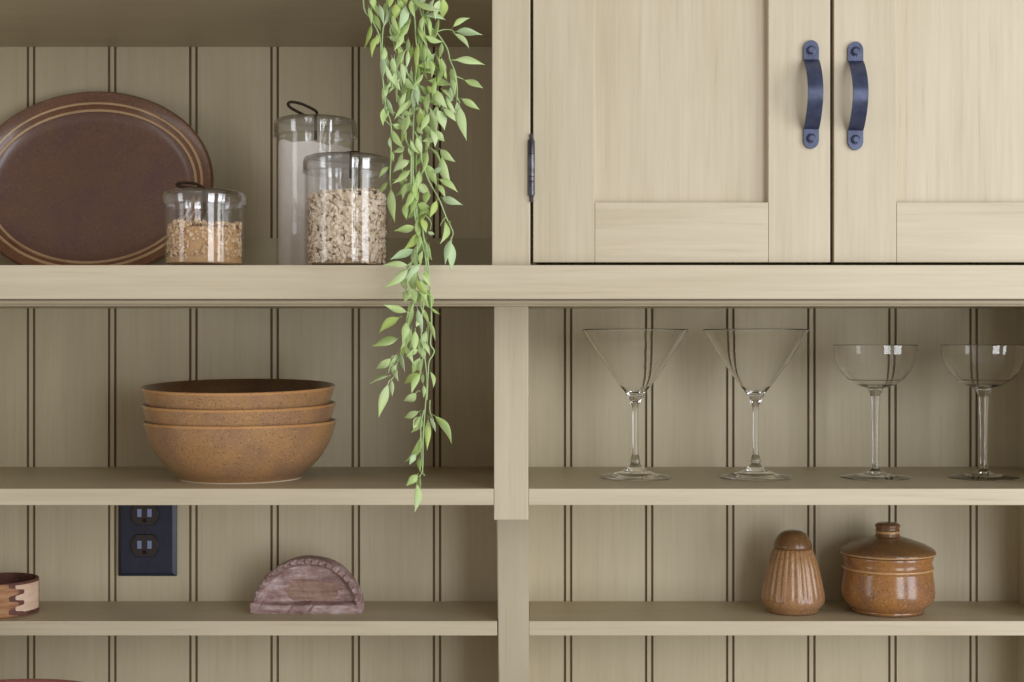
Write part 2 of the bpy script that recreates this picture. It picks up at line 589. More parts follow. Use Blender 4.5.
def strap_handle(px, py0, py1, door):
    """forged strap pull: two round-ended plates, a bowed strap, two faceted bolts"""
    hw = 0.0073
    zt_, zb2 = H(py0, ZU), H(py1, ZU)
    cx = X(px, ZU)
    hgt = zt_ - zb2
    bm = bmesh.new()
    N = 54
    th = 0.0026
    bow = 0.022
    pl = 0.0185
    prev = None
    cut = [0.0085 * (1 - math.cos(PI / 2 * i / 8)) for i in range(8)] + [0.0085, 0.0130, pl - 0.0002]
    samples = cut + [pl + (hgt - 2 * pl) * i / N for i in range(N + 1)] + [hgt - c_ for c_ in cut[::-1]]
    for s in samples:
        e = min(s, hgt - s)
        if e < pl:
            d = 0.0
            ww = hw * (math.sqrt(max(0.0, 1 - ((0.0085 - e) / 0.0085) ** 2)) if e < 0.0085 else 1.0)
            ww = max(ww, 0.0005)
        else:
            t = (s - pl) / (hgt - 2 * pl)
            d = bow * (math.sin(PI * t) ** 0.80)
            ww = hw * (1.0 - 0.02 * math.sin(PI * t))
        z = zt_ - s
        y = ZU - 0.0004 - d
        q = [bm.verts.new((cx - ww, y, z)), bm.verts.new((cx + ww, y, z)), bm.verts.new((cx + ww, y - th, z)), bm.verts.new((cx - ww, y - th, z))]
        if prev:
            for k in range(4):
                bm.faces.new((prev[k], prev[(k + 1) % 4], q[(k + 1) % 4], q[k]))
        else:
            bm.faces.new(q)
        prev = q
    bm.faces.new(prev[::-1])
    h = link('handle', bm, M['iron'], door, smooth=True, angle=28)
    for zc in (zt_ - 0.0098, zb2 + 0.0098):
        bm = bmesh.new()
        yb = ZU - 0.0004 - th
        r1 = []
        for rr, dy in ((0.0050, 0.0), (0.0050, -0.0006), (0.0042, -0.0008), (0.0040, -0.0022), (0.0026, -0.0030)):
            r1.append([bm.verts.new((cx + rr * math.cos(2 * PI * k / 8 + 0.39), yb + dy, zc + rr * math.sin(2 * PI * k / 8 + 0.39))) for k in range(8)])
        for a, b_ in zip(r1, r1[1:]):
            for k in range(8):
                bm.faces.new((a[k], a[(k + 1) % 8], b_[(k + 1) % 8], b_[k]))
        bm.faces.new(r1[-1])
        bm.faces.new(r1[0][::-1])
        link('bolt', bm, M['iron'], door)


def make_door(x0, x1, w0, w1):
    """x0,x1 outer pixels, w0,w1 panel opening pixels at the door plane"""
    a0, a1, b0, b1 = X(x0, ZU), X(x1, ZU), X(w0, ZU), X(w1, ZU)
    g = 0.00018
    door = link('door', BX(b0 - 0.006, b1 + 0.006, ZU + 0.0095, ZU + 0.015, PZ0 - 0.006, DZ1 - FR + 0.006), M['paint_z'], cab)
    link('stile', BX(a0, b0 - g, ZU, ZU + 0.020, DZ0, DZ1, bev=0.0007), M['paint_z'], door)
    link('stile', BX(b1 + g, a1, ZU, ZU + 0.020, DZ0, DZ1, bev=0.0007), M['paint_z'], door)
    link('rail', BX(b0, b1, ZU + 0.0001, ZU + 0.0199, DZ0, PZ0, bev=0.0007), M['paint_x'], door)
    link('rail', BX(b0, b1, ZU + 0.0001, ZU + 0.0199, DZ1 - FR, DZ1, bev=0.0007), M['paint_x'], door)
    return door


d1 = make_door(533.2, 830.3, 594.8, 768.2)
d2 = make_door(834.0, 1131.0, 896.5, 1069.5)
strap_handle(810.7, 40.7, 149.0, d1)
strap_handle(855.0, 42.0, 150.3, d2)
for px_, dr in ((531.4, d1), (1133.0, d2)):
    bm = bmesh.new()
    cx = X(px_, ZU)
    hz0, hz1 = H(203, ZU), H(133, ZU)
    hh = hz1 - hz0
    rr = 0.0033
    prof_h = [(0, 0), (0.0012, 0.0008), (0.0021, 0.003), (0.0013, 0.0048), (0.0024, 0.0062), (rr, 0.008), (rr, hh * 0.30), (rr * 0.82, hh * 0.305), (rr, hh * 0.31),
              (rr, hh * 0.37), (rr * 0.82, hh * 0.375), (rr, hh * 0.38), (rr, hh * 0.69), (rr * 0.82, hh * 0.695), (rr, hh * 0.70), (rr, hh - 0.008),
              (0.0024, hh - 0.0062), (0.0013, hh - 0.0048), (0.0021, hh - 0.003), (0.0012, hh - 0.0008), (0, hh)]
    lathe(bm, prof_h, 16, (cx, ZU - 0.0012, hz0))
    link('hinge', bm, M['hinge'], dr, smooth=True, angle=35)
bm = bmesh.new()
box(bm, CX0, CX1, ZU, ZU + 0.022, DZ1 + 0.003, ZTOP, bev=0.001)
link('rail', bm, M['paint_x'], cab)

# ------------------------------------------------------------------ outlet
OX, OZ = X(148.2, ZB), CZ + (VY - 529.2) * ZB / F
outlet = thing('electrical_outlet', 'black duplex outlet plate on the beadboard left of the half-round mould', 'outlet', (OX, ZB, OZ))
bm = bmesh.new()
hw, hh = 0.0358, 0.0572
y0 = ZB - 0.0002
pts = [(hw, 0.0, hh), (hw, 0.003, hh), (hw - 0.0045, 0.0058, hh - 0.0045)]
rings = []
for a_, d, b_ in pts:
    rings.append([bm.verts.new((OX + sx * a_, y0 - d, OZ + sz * b_)) for sx, sz in ((-1, -1), (1, -1), (1, 1), (-1, 1))])
for a, b_ in zip(rings, rings[1:]):
    for k in range(4):
        bm.faces.new((a[k], a[(k + 1) % 4], b_[(k + 1) % 4], b_[k]))
bm.faces.new(rings[-1])
bm.faces.new(rings[0][::-1])
link('cover_plate', bm, M['plate_black'], outlet)
for py_ in (513.2, 544.8):
    zc = H(py_, ZB)
    xc = OX - 0.0022
    bm = bmesh.new()
    R_ = 0.0172
    rows = []
    for rr, d in ((1.0, 0.0), (1.0, 0.0022), (0.95, 0.0030)):
        ring = []
        for k in range(40):
            t = 2 * PI * k / 40
            zz = max(-0.0140, min(0.0140, R_ * math.sin(t)))
            ring.append(bm.verts.new((xc + rr * R_ * math.cos(t) * 0.98, y0 - 0.0058 - d, zc + rr * zz)))
        rows.append(ring)
    for a, b_ in zip(rows, rows[1:]):
        for k in range(40):
            bm.faces.new((a[k], a[(k + 1) % 40], b_[(k + 1) % 40], b_[k]))
    bm.faces.new(rows[-1])
    rc = link('receptacle', bm, M['receptacle'], outlet)
    ys_ = y0 - 0.0058 - 0.0030
    for dx in (-0.0062, 0.0062):
        link('slot', BX(xc + dx - 0.0026, xc + dx + 0.0026, ys_ - 0.0003, ys_ + 0.001, zc - 0.0035, zc + 0.0062), M['slot'], rc)
    bm = bmesh.new()
    r_ = 0.0028
    ring = [bm.verts.new((xc + r_ * math.cos(2 * PI * k / 16), ys_ - 0.0003, zc - 0.0078 + r_ * math.sin(2 * PI * k / 16))) for k in range(16)]
    ring2 = [bm.verts.new((v_.co.x, ys_ + 0.001, v_.co.z)) for v_ in ring]
    bm.faces.new(ring)
    for k in range(16):
        bm.faces.new((ring[k], ring[(k + 1) % 16], ring2[(k + 1) % 16], ring2[k]))
    link('ground_hole', bm, M['hole'], rc)
bm = bmesh.new()
lathe(bm, [(0, 0), (0.003, 0), (0.0028, 0.001), (0, 0.0013)], 16)
bmesh.ops.rotate(bm, verts=bm.verts[:], matrix=Matrix.Rotation(PI / 2, 3, 'X'))
bmesh.ops.translate(bm, verts=bm.verts[:], vec=(OX - 0.0022, y0 - 0.0057, OZ))
link('screw', bm, M['receptacle'], outlet)

# ------------------------------------------------------------------ oval platter
PZc = 1.735
a_pl, b_pl = 123 * PZc / F, 99.5 * PZc / F
bm = bmesh.new()
# (inset from the outer edge, forward height) rings of the face, then the back
face = [(0.0, 0.016, 0), (0.0025, 0.0185, 1), (0.006, 0.0175, 1), (0.0125, 0.0135, 1), (0.0140, 0.0150, 2), (0.0158, 0.0135, 2), (0.0205, 0.0105, 1),
        (0.0218, 0.0120, 2), (0.0238, 0.0100, 2), (0.030, 0.0055, 0), (0.036, 0.0042, 0), (0.055, 0.0038, 0), (0.085, 0.0036, 0)]
back = [(0.0, 0.0145, 1), (0.008, 0.010, 1), (0.026, 0.0, 1), (0.034, -0.003, 1), (0.040, -0.003, 1), (0.042, -0.001, 1), (0.085, -0.001, 1)]
NS = 120


def oval_ring(ins, fwd):
    return [bm.verts.new(((a_pl - ins) * math.cos(2 * PI * k / NS), -fwd, (b_pl - ins) * math.sin(2 * PI * k / NS))) for k in range(NS)]


fr_ = [oval_ring(i, f_) for i, f_, _ in face]
bk_ = [oval_ring(i, f_) for i, f_, _ in back]
for rs, tb in ((fr_, face), (bk_, back)):
    for i, (a, b_) in enumerate(zip(rs, rs[1:])):
        for k in range(NS):
            bm.faces.new((a[k], a[(k + 1) % NS], b_[(k + 1) % NS], b_[k])).material_index = tb[i + 1][2]
for k in range(NS):
    bm.faces.new((fr_[0][k], fr_[0][(k + 1) % NS], bk_[0][(k + 1) % NS], bk_[0][k])).material_index = 1
bm.faces.new(fr_[-1]).material_index = 0
bm.faces.new(bk_[-1][::-1]).material_index = 1
tilt = math.radians(-14)
platter = link('oval_platter', bm, [M['platter'], M['platter_rim'], M['platter_line']], smooth=True, angle=50)
platter.rotation_euler = (tilt, 0, 0)
platter.location = (X(90, PZc), 1.752, DECK_T + b_pl * math.cos(tilt) - 0.0028)
tag(platter, 'large oval dark brown stoneware platter leaning behind the small jar', 'platter')


# ------------------------------------------------------------------ stacked bowls
BOWL_OUT = [(0.0640, 0.0), (0.0665, 0.0), (0.0671, 0.0015), (0.0685, 0.0034), (0.0740, 0.0080), (0.0800, 0.0135), (0.0858, 0.0195), (0.0910, 0.0260), (0.0953, 0.0325), (0.0990, 0.0395), (0.1025, 0.0480), (0.1056, 0.0580)]
BOWL_IN = [(0.1072, 0.0628), (0.1078, 0.0646), (0.1068, 0.0656), (0.1052, 0.0648), (0.1015, 0.0560), (0.0968, 0.0450), (0.0905, 0.0345), (0.0800, 0.0245), (0.070, 0.0200), (0.0, 0.0195)]
bp = [(0, 0.003), (0.058, 0.003), (0.060, 0.0005)] + BOWL_OUT + BOWL_IN
bmis = [3] * 5 + [0] * (len(BOWL_OUT) - 2) + [2, 2] + [1] * 20
bmis = bmis[:len(bp) - 1]


def make_bowl():
    bm = bmesh.new()
    lathe(bm, bp, 96, mis=bmis)
    return link('stoneware_bowl', bm, [M['bowl'], M['bowl_dark'], M['rim_tan'], M['foot']], smooth=True, angle=60)


bowl0 = make_bowl()
BZ = 1.640
bl_lab = ['speckled tan stoneware bowl at the bottom of the stack of three',
          'speckled tan stoneware bowl in the middle of the stack of three',
          'speckled tan stoneware bowl on top of the stack, dark inside']
for i in range(3):
    o = bowl0 if i == 0 else bowl0.copy()
    if i:
        COL.objects.link(o)
    o.location = (X(240.9 - (0, 0.6, 1.0)[i], BZ), BZ - 0.001 * i, S1T + 0.0198 * i)
    o.rotation_mode = 'ZYX'
    o.rotation_euler = (math.radians((0.4, 1.6, 2.6)[i]), 0, 1.9 * i)
    tag(o, bl_lab[i], 'bowl', 'stack of stoneware bowls')

# the bowl on the counter whose rim just shows at the bottom edge of the photograph
bm = bmesh.new()
RB = 0.125
lathe(bm, [(0, 0.002), (0.05, 0.002), (0.052, 0), (0.060, 0), (0.064, 0.004), (0.092, 0.025), (0.112, 0.052), (RB, 0.0845), (RB + 0.001, 0.0875), (RB - 0.002, 0.0885), (RB - 0.006, 0.086),
           (0.107, 0.055), (0.088, 0.030), (0.058, 0.010), (0, 0.008)], 96)
o = link('serving_bowl', bm, M['rose_bowl'], smooth=True, angle=60)
rim_z = ZCOUNTER + 0.0885
ybk = (CZ - rim_z) * F / (678.2 - VY)
o.location = (X(34, ybk), ybk - RB, ZCOUNTER)
tag(o, 'rosy brown glazed bowl on the worktop, only its rim in view', 'bowl')


# ------------------------------------------------------------------ salt shaker and sugar pot
SZ = 1.720
k_ = SZ / F


def prof_px(lst, base=611.7):
    return [(r * k_, max(0.0, (base - y) * k_)) for r, y in lst]


sh = thing('salt_shaker', 'brown ribbed stoneware shaker with domed top beside the lidded pot', 'shaker', (X(792.8, SZ), SZ, S2T), local=True)


def ribs(r, z, t):
    z0_, z1_ = 12 * k_, 66 * k_
    a_ = max(0.0, min(1.0, (z - z0_) / (9 * k_))) * max(0.0, min(1.0, (z1_ - z) / (5 * k_)))
    return r - 0.0011 * a_ * (0.5 + 0.5 * math.cos(26 * t)) ** 1.5


bm = bmesh.new()
pr = prof_px([(0, 611.2), (22, 611.2), (24.0, 611.7), (26, 609.5), (26.4, 607.4), (28.5, 605.6), (30.6, 602.8), (31.6, 599.5), (31.6, 596), (30.8, 590), (29.6, 584), (28.4, 578), (27.0, 572), (25.6, 566), (23.8, 560),
              (21.6, 554), (20.2, 550.5), (19.2, 548.8), (18.0, 548.2), (0, 548.2)])
lathe(bm, pr, 208, rfun=ribs)
link('body', bm, M['shaker_glaze'], sh, smooth=True, angle=70)
bm = bmesh.new()
pr = prof_px([(0, 548.2), (18.2, 548.2), (19.0, 547.4), (18.8, 544.5), (17.2, 540), (15.2, 536), (12.4, 533), (8.5, 531), (4, 530.1), (0, 529.9)])
lathe(bm, pr, 64)
link('cap', bm, M['jar_lid_glaze'], sh, smooth=True, angle=60)

pot = thing('sugar_pot', 'squat honey brown stoneware pot with knobbed lid beside the ribbed shaker', 'pot', (X(888, SZ), SZ + 0.002, S2T), local=True)
bm = bmesh.new()
base = 611.7
lst = [(0, 611, 0), (30, 611, 2), (32, 611.7, 2), (35, 611.2, 2), (35.6, 609.4, 2), (35.3, 608, 0), (38, 606.2, 0), (41.4, 603.2, 0), (44.3, 599.4, 0), (45.8, 595, 0), (46.3, 591, 0), (45.8, 584, 0), (44.8, 577, 0), (44.0, 571, 0),
       (43.8, 569.8, 0), (45.0, 568.2, 0), (45.0, 566.4, 1), (43.6, 565.0, 0), (43.4, 562, 0), (44.2, 558, 0), (45.0, 555.6, 0), (44.6, 554.6, 0), (41, 554.6, 0), (41, 600, 0), (0, 604, 0)]
lathe(bm, [(r * k_, (base - y) * k_) for r, y, _ in lst], 96, mis=[q[2] for q in lst[1:]])
link('body', bm, [M['jar_glaze'], M['jar_line'], M['jar_lid_glaze']], pot, smooth=True, angle=50)
bm = bmesh.new()
lst = [(0, 555.0, 0), (40, 555.0, 0), (46.2, 554.2, 0), (47.0, 553.2, 0), (47.2, 552.0, 1), (46.8, 550.4, 0), (46.0, 549.4, 0), (44.5, 548.2, 0), (38, 544.6, 0), (30, 541.6, 0), (22, 539.0, 0), (15, 537.0, 0), (12, 536.2, 0), (0, 536.0, 0)]
lathe(bm, [(r * k_, (base - y) * k_) for r, y, _ in lst], 96, mis=[q[2] for q in lst[1:]])
lid = link('lid', bm, [M['jar_lid_glaze'], M['jar_line']], pot, smooth=True, angle=50)
bm = bmesh.new()
lst = [(0, 537.0, 0), (12.4, 536.6, 0), (11.6, 533.2, 0), (11.4, 532.0, 1), (12.2, 530.8, 1), (11.6, 529.6, 0), (11.4, 528.0, 0), (12.4, 526.6, 0), (12.4, 525.0, 0), (10.6, 523.4, 0), (6, 522.6, 0), (0, 522.4, 0)]
lathe(bm, [(r * k_, (base - y) * k_) for r, y, _ in lst], 48, mis=[q[2] for q in lst[1:]])
link('knob', bm, [M['jar_lid_glaze'], M['jar_line']], lid, smooth=True, angle=50)


# ------------------------------------------------------------------ stemware
GZ = 1.645
g_ = GZ / F


def glass_parts(root, foot, bowl):
    cut = next(i for i, q in enumerate(foot) if q[0] < 13 * g_ and i > 1)
    bm = bmesh.new()
    lathe(bm, foot[:cut + 1] + [(0, foot[cut][1])], 64)
    link('foot', bm, M['glass'], root, smooth=True, angle=50)
    bm = bmesh.new()
    lathe(bm, [(0, foot[cut][1] + 0.0002)] + [(foot[cut][0], foot[cut][1] + 0.0002)] + foot[cut + 1:], 64)
    link('stem', bm, M['glass'], root, smooth=True, angle=50)
    bm = bmesh.new()
    lathe(bm, bowl, 96)
    link('bowl', bm, M['glass'], root, smooth=True, angle=60)


def mp(lst, base):
    return tight([(r * g_, 0.0003 + (base - y) * g_) for r, y in lst], 0.0035, 0.0006)


# martini glass: heights as seen side on, foot at 478, rim at 329.5
BASE = 477.8
mart = thing('martini_glass', 'left martini glass with wide conical bowl, first of the stemware row', 'glass', (X(635.3, GZ), GZ, S1T), 'clear stemware on the shelf', local=True)
foot = mp([(0, 477.8), (33, 477.8), (35, 477.2), (35.2, 476.6), (33, 475.8), (22, 473.8), (12, 470.6), (7, 467), (4.6, 463.5), (5.2, 461), (4.6, 458.5), (3.3, 455), (2.9, 448), (2.9, 425), (3.0, 412), (3.6, 407), (5.2, 402.5), (7.8, 398.0), (9.2, 394.2), (7, 392.6), (0, 392.4)], BASE)
bowlp = mp([(9.3, 394.2), (11.5, 391.0), (16, 385.6), (24, 374.2), (34, 359.6), (44, 344.6), (53.2, 329.9), (53.0, 329.4), (52.3, 329.9), (43.2, 344.6), (33.2, 359.6), (23.2, 374.2), (14.8, 386.0), (9, 391.6), (5, 393.0), (0, 393.2)], BASE)
glass_parts(mart, foot, bowlp)
m2 = copy_tree(mart)
m2.location = (X(755.8, GZ), GZ + 0.001, S1T)
m2.rotation_euler = (0, 0, 0.6)
m2['label'] = 'right martini glass with conical bowl, standing next to the round coupe glasses'
coupe = thing('coupe_glass', 'left coupe glass with round shallow bowl beside the martini glasses', 'glass', (X(875.6, GZ), GZ, S1T), 'clear stemware on the shelf', local=True)
foot = mp([(0, 477.8), (34, 477.8), (34.8, 477.3), (34, 476.7), (22, 475.2), (12, 473.6), (6.5, 471.6), (4.0, 469), (3.4, 465), (3.3, 450), (3.8, 425), (4.6, 405), (5.0, 396), (6.6, 392.5), (7.8, 389), (6, 387.6), (0, 387.4)], BASE)
bowlp = mp([(7.4, 388.6), (12, 387.4), (19, 384.9), (27, 380), (34, 372.2), (38.6, 363), (41.0, 353.8), (41.8, 345.4), (41.5, 345.0), (41.1, 345.4), (40.2, 354), (37.8, 362.8), (33.2, 371.6), (26.2, 379), (18.4, 383.6), (11, 386.0), (5, 387.0), (0, 387.1)], BASE)
glass_parts(coupe, foot, bowlp)
c2 = copy_tree(coupe)
c2.location = (X(983.6, GZ), GZ, S1T)
c2.rotation_euler = (0, 0, 1.1)
c2['label'] = 'right coupe glass with round shallow bowl, nearest the right end of the shelf'


# ------------------------------------------------------------------ glass storage jars and what is in them
def jar(label, px, Z, r_b, r_l, top_py, lid_py, wire):
    x = X(px, Z)
    root = thing('glass_jar', label, 'jar', (x, Z, DECK_T), 'lidded glass storage jars', local=True)
    zt2 = H(top_py, Z) - DECK_T
    zl = H(lid_py, Z) - DECK_T
    t_ = 0.0016
    bm = bmesh.new()
    hb = zl + 0.004
    lathe(bm, tight([(0, 0.0002), (r_b - 0.004, 0.0002), (r_b - 0.001, 0.0015), (r_b, 0.005), (r_b, hb), (r_b - t_ / 2, hb + 0.0005), (r_b - t_, hb), (r_b - t_, 0.006), (r_b - 0.005, 0.003), (0, 0.003)]), 80)
    link('body', bm, M['jar_glass'], root, smooth=True, angle=60)
    bm = bmesh.new()
    d_ = zt2
    lathe(bm, tight([(r_l, zl), (r_l + 0.0006, zl + 0.0006), (r_l, zl + 0.0014), (r_l, d_ - 0.006), (r_l - 0.0016, d_ - 0.0022), (r_l - 0.006, d_ - 0.0004), (r_l * 0.5, d_), (0, d_)]), 80)
    lathe(bm, tight([(0, d_ - 0.002), (r_l * 0.5, d_ - 0.002), (r_l - 0.007, d_ - 0.0025), (r_l - 0.003, d_ - 0.0045), (r_l - 0.0016, d_ - 0.008), (r_l - 0.0016, zl + 0.0006), (r_l, zl)]), 80)
    bmesh.ops.remove_doubles(bm, verts=bm.verts[:], dist=1e-5)
    ld = link('lid', bm, M['lid_glass'], root, smooth=True, angle=60)
    bm = bmesh.new()
    tube(bm, smooth_path([(p_[0], p_[1], d_ + p_[2]) for p_ in wire], 6), 0.0016, 8)
    link('wire_loop', bm, M['wire'], ld, smooth=True)
    return root, x, r_b - t_


mm_ = 0.001
w_tall = [(0, 0, -0.022), (0, 0, -0.010), (0.0, 0, 0.001), (0.0015, -0.001, 0.007), (-0.004, -0.004, 0.011), (-0.014, -0.009, 0.015), (-0.024, -0.012, 0.0165), (-0.0275, -0.012, 0.014), (-0.024, -0.009, 0.010), (-0.014, -0.004, 0.005), (-0.006, 0.0, 0.001)]
w_small = [(0, 0, -0.020), (0, 0, -0.008), (-0.001, 0, 0.001), (-0.006, -0.005, 0.0022), (-0.014, -0.009, 0.0024), (-0.024, -0.007, 0.0042), (-0.0272, 0.0, 0.0068), (-0.023, 0.006, 0.0088), (-0.013, 0.007, 0.0085), (-0.005, 0.004, 0.0055), (0.001, 0.001, 0.001)]
w_med = [(0.004, 0, -0.022), (0.004, 0, -0.008), (0.004, 0, 0.001), (0.0, -0.004, 0.0035), (-0.006, -0.012, 0.0035), (-0.008, -0.018, 0.003), (-0.003, -0.019, 0.0055), (0.006, -0.016, 0.0060), (0.009, -0.008, 0.0045), (0.006, 0, 0.001)]
w_med = [(a_, -b_, c_) for a_, b_, c_ in w_med]
jt, xt, rt = jar('tallest lidded glass jar, full of white flour, behind the oat jar', 315.6, 1.552, 0.0415, 0.0444, 119.2, 137.5, w_tall)
jo, xo, ro = jar('middle-sized lidded glass jar of rolled oats beside the hanging vine', 346.8, 1.455, 0.0420, 0.0436, 156.2, 173.5, w_med)
js, xs, rs_ = jar('smallest lidded glass jar of granola in front of the platter', 204.3, 1.452, 0.0393, 0.0415, 191.0, 206.0, w_small)

# flour
bm = bmesh.new()
rf = rt - 0.0006
zf = H(149, 1.552) - DECK_T
N = 64
rings = []
for rr, fz in ((0, None), (0.3, None), (0.6, None), (0.85, None), (1.0, None)):
    ring = []
    for k in range(N if rr else 1):
        t = 2 * PI * k / N
        x, y = rf * rr * math.cos(t), rf * rr * math.sin(t)
        z = zf + 0.0025 - 0.10 * x + 0.0035 * noise.noise(Vector((x * 60, y * 60, 1.3))) + 0.001 * noise.noise(Vector((x * 220, y * 220, 4.3)))
        ring.append(bm.verts.new((x, y, z)))
    rings.append(ring)
low = [bm.verts.new((rf * math.cos(2 * PI * k / N), rf * math.sin(2 * PI * k / N), 0.005)) for k in range(N)]
bot = bm.verts.new((0, 0, 0.0035))
for k in range(N):
    bm.faces.new((rings[0][0], rings[1][k], rings[1][(k + 1) % N]))
    for a, b_ in zip(rings[1:], rings[2:]):
        bm.faces.new((a[k], b_[k], b_[(k + 1) % N], a[(k + 1) % N]))
    bm.faces.new((rings[-1][k], low[k], low[(k + 1) % N], rings[-1][(k + 1) % N]))
    bm.faces.new((low[k], bot, low[(k + 1) % N]))
fl = link('flour', bm, M['flour'], smooth=True, angle=50)
fl.location = (xt, 1.552, DECK_T)
tag(fl, 'white flour filling the tallest glass jar', 'flour', kind='stuff')


def flake(bm, c, nrm, r, rng, mi=0):
    q = nrm.to_track_quat('Z', 'Y').to_matrix()
    n_ = 7
    ax = rng.uniform(0, 6.28)
    el = rng.uniform(0.68, 0.95)
    top = []
    for k in range(n_):
        t = 2 * PI * k / n_
        x, y = r * math.cos(t), r * el * math.sin(t)
        x, y = x * math.cos(ax) - y * math.sin(ax), x * math.sin(ax) + y * math.cos(ax)
        top.append(bm.verts.new(c + q @ Vector((x, y, rng.uniform(-0.0003, 0.0003)))))
    cc = bm.verts.new(c + q @ Vector((0, 0, 0.0005)))
    cb = bm.verts.new(c - q @ Vector((0, 0, 0.0004)))
    for k in range(n_):
        bm.faces.new((cc, top[k], top[(k + 1) % n_])).material_index = mi
        bm.faces.new((cb, top[(k + 1) % n_], top[k])).material_index = mi


rng = random.Random(3)
bm = bmesh.new()
ht = H(194, 1.455) - DECK_T
rin = ro - 0.0055
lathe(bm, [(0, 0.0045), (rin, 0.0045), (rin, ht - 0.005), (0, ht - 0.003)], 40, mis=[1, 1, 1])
for _ in range(3300):
    t = rng.uniform(0, 2 * PI)
    z = rng.uniform(0.0062, ht - 0.001)
    nv = Vector((math.cos(t), math.sin(t), 0))
    r_ = rng.uniform(0.0017, 0.0032)
    wob = Vector((rng.gauss(0, .55), rng.gauss(0, .55), rng.gauss(0, .6)))
    rr = ro - 0.0022 - rng.random() * 0.0022
    flake(bm, nv * rr + Vector((0, 0, z)), (nv + wob * 0.8).normalized(), min(r_, (ro - rr) + 0.0014), rng)
for _ in range(900):
    t = rng.uniform(0, 2 * PI)
    rr = (ro - 0.004) * math.sqrt(rng.random())
    x, y = rr * math.cos(t), rr * math.sin(t)
    z = ht - 0.0005 + 0.0035 * noise.noise(Vector((x * 50, y * 50, 2))) + x * 0.10
    flake(bm, Vector((x, y, z)), Vector((rng.gauss(0, .5), rng.gauss(0, .5), 1)).normalized(), rng.uniform(0.0018, 0.003), rng)
# keep every flake inside the wall of the jar
for v_ in bm.verts:
    rr = math.hypot(v_.co.x, v_.co.y)
    if rr > ro - 0.0004:
        v_.co.x *= (ro - 0.0004) / rr
        v_.co.y *= (ro - 0.0004) / rr
    v_.co.z = max(v_.co.z, 0.0042)
oo = link('rolled_oats', bm, [M['oat'], M['oat_core']])
oo.location = (xo, 1.455, DECK_T)
tag(oo, 'pale rolled oats filling the middle-sized glass jar', 'oats', kind='stuff')

bm = bmesh.new()
hg = H(224, 1.452) - DECK_T
rin = rs_ - 0.004
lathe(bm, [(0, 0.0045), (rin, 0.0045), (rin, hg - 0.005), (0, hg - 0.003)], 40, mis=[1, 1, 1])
lathe(bm, [(rs_ - 0.0008, 0.0055), (rs_ - 0.0008, 0.010), (rs_ - 0.003, 0.012)], 40, mis=[1, 1])
for i in range(1100):
    t = rng.uniform(0, 2 * PI)
    if i < 800:
        rr = rs_ - 0.0018 - rng.random() * 0.002
        z = rng.uniform(0.007, hg)
        z = 0.007 + (hg + 0.003 * math.sin(3 * t + 1) - 0.007) * rng.random()
    else:
        rr = (rs_ - 0.004) * math.sqrt(rng.random())
        z = hg - 0.001 + 0.004 * noise.noise(Vector((rr * math.cos(t) * 60, rr * math.sin(t) * 60, 2)))
    r_ = rng.choice((0.0009, 0.0012, 0.0018, 0.0024))
    mt = Matrix.Translation((rr * math.cos(t), rr * math.sin(t), z)) @ Euler((rng.random() * 3, rng.random() * 3, 0)).to_matrix().to_4x4() @ Matrix.Diagonal((1, rng.uniform(.6, 1), rng.uniform(.5, .9), 1))
    r0 = bmesh.ops.create_icosphere(bm, subdivisions=1, radius=r_, matrix=mt)
    for v_ in r0['verts']:
        v_.co += Vector((rng.gauss(0, 1), rng.gauss(0, 1), rng.gauss(0, 1))) * r_ * 0.13
for v_ in bm.verts:
    rr = math.hypot(v_.co.x, v_.co.y)
    if rr > rs_ - 0.0004:
        v_.co.x *= (rs_ - 0.0004) / rr
        v_.co.y *= (rs_ - 0.0004) / rr
    v_.co.z = max(v_.co.z, 0.0042)
gg = link('granola', bm, [M['granola'], M['granola_core']])
gg.location = (xs, 1.452, DECK_T)
tag(gg, 'golden crumbly granola in the smallest glass jar', 'granola', kind='stuff')

# ------------------------------------------------------------------ half-round carved wooden mould
HZ = 1.722
hk = HZ / F
R0 = 54.6 * hk
mould = thing('wooden_mould', 'weathered half-round carved wooden mould standing on the lower left shelf', 'mould', (X(308.6, HZ), HZ, S2T), local=True)
NT, NR = 220, 44
THK = 0.034


def mould_depth(x, z, rr, th):
    """forward offset of the front face: rim, notches, bottom bar, hollow"""
    rim = 0.0
    n1 = noise.noise(Vector((x * 70, z * 70, 0.5)))
    n2 = noise.noise(Vector((x * 260, z * 260, 3.5)))
    hollow = -0.0135 + 0.0018 * n1 + 0.0005 * n2
    bar = 0.19 * R0
    e_r = (rr - 0.86) / 0.06
    e_b = (bar - z) / 0.0022
    e = max(min(1, max(0, e_r)), min(1, max(0, e_b)))
    d = hollow * (1 - e) + (0.0012 * n1 + 0.0005 * n2) * e
    if rr > 0.86 and z > bar * 1.1:
        nt_ = math.cos(th * 46)
        if nt_ > 0.15:
            fall = max(0, 1 - abs(rr - 0.955) / 0.05)
            d -= 0.0040 * fall ** 0.5
    for gx, gw in ((-0.0205, 0.004), (0.0045, 0.003)):
        if z < bar:
            d -= 0.0035 * max(0, 1 - abs(x - gx - (z - bar / 2) * 0.7) / gw) * (1 - abs(z - bar / 2) / (bar / 2)) ** 0.3
    return d


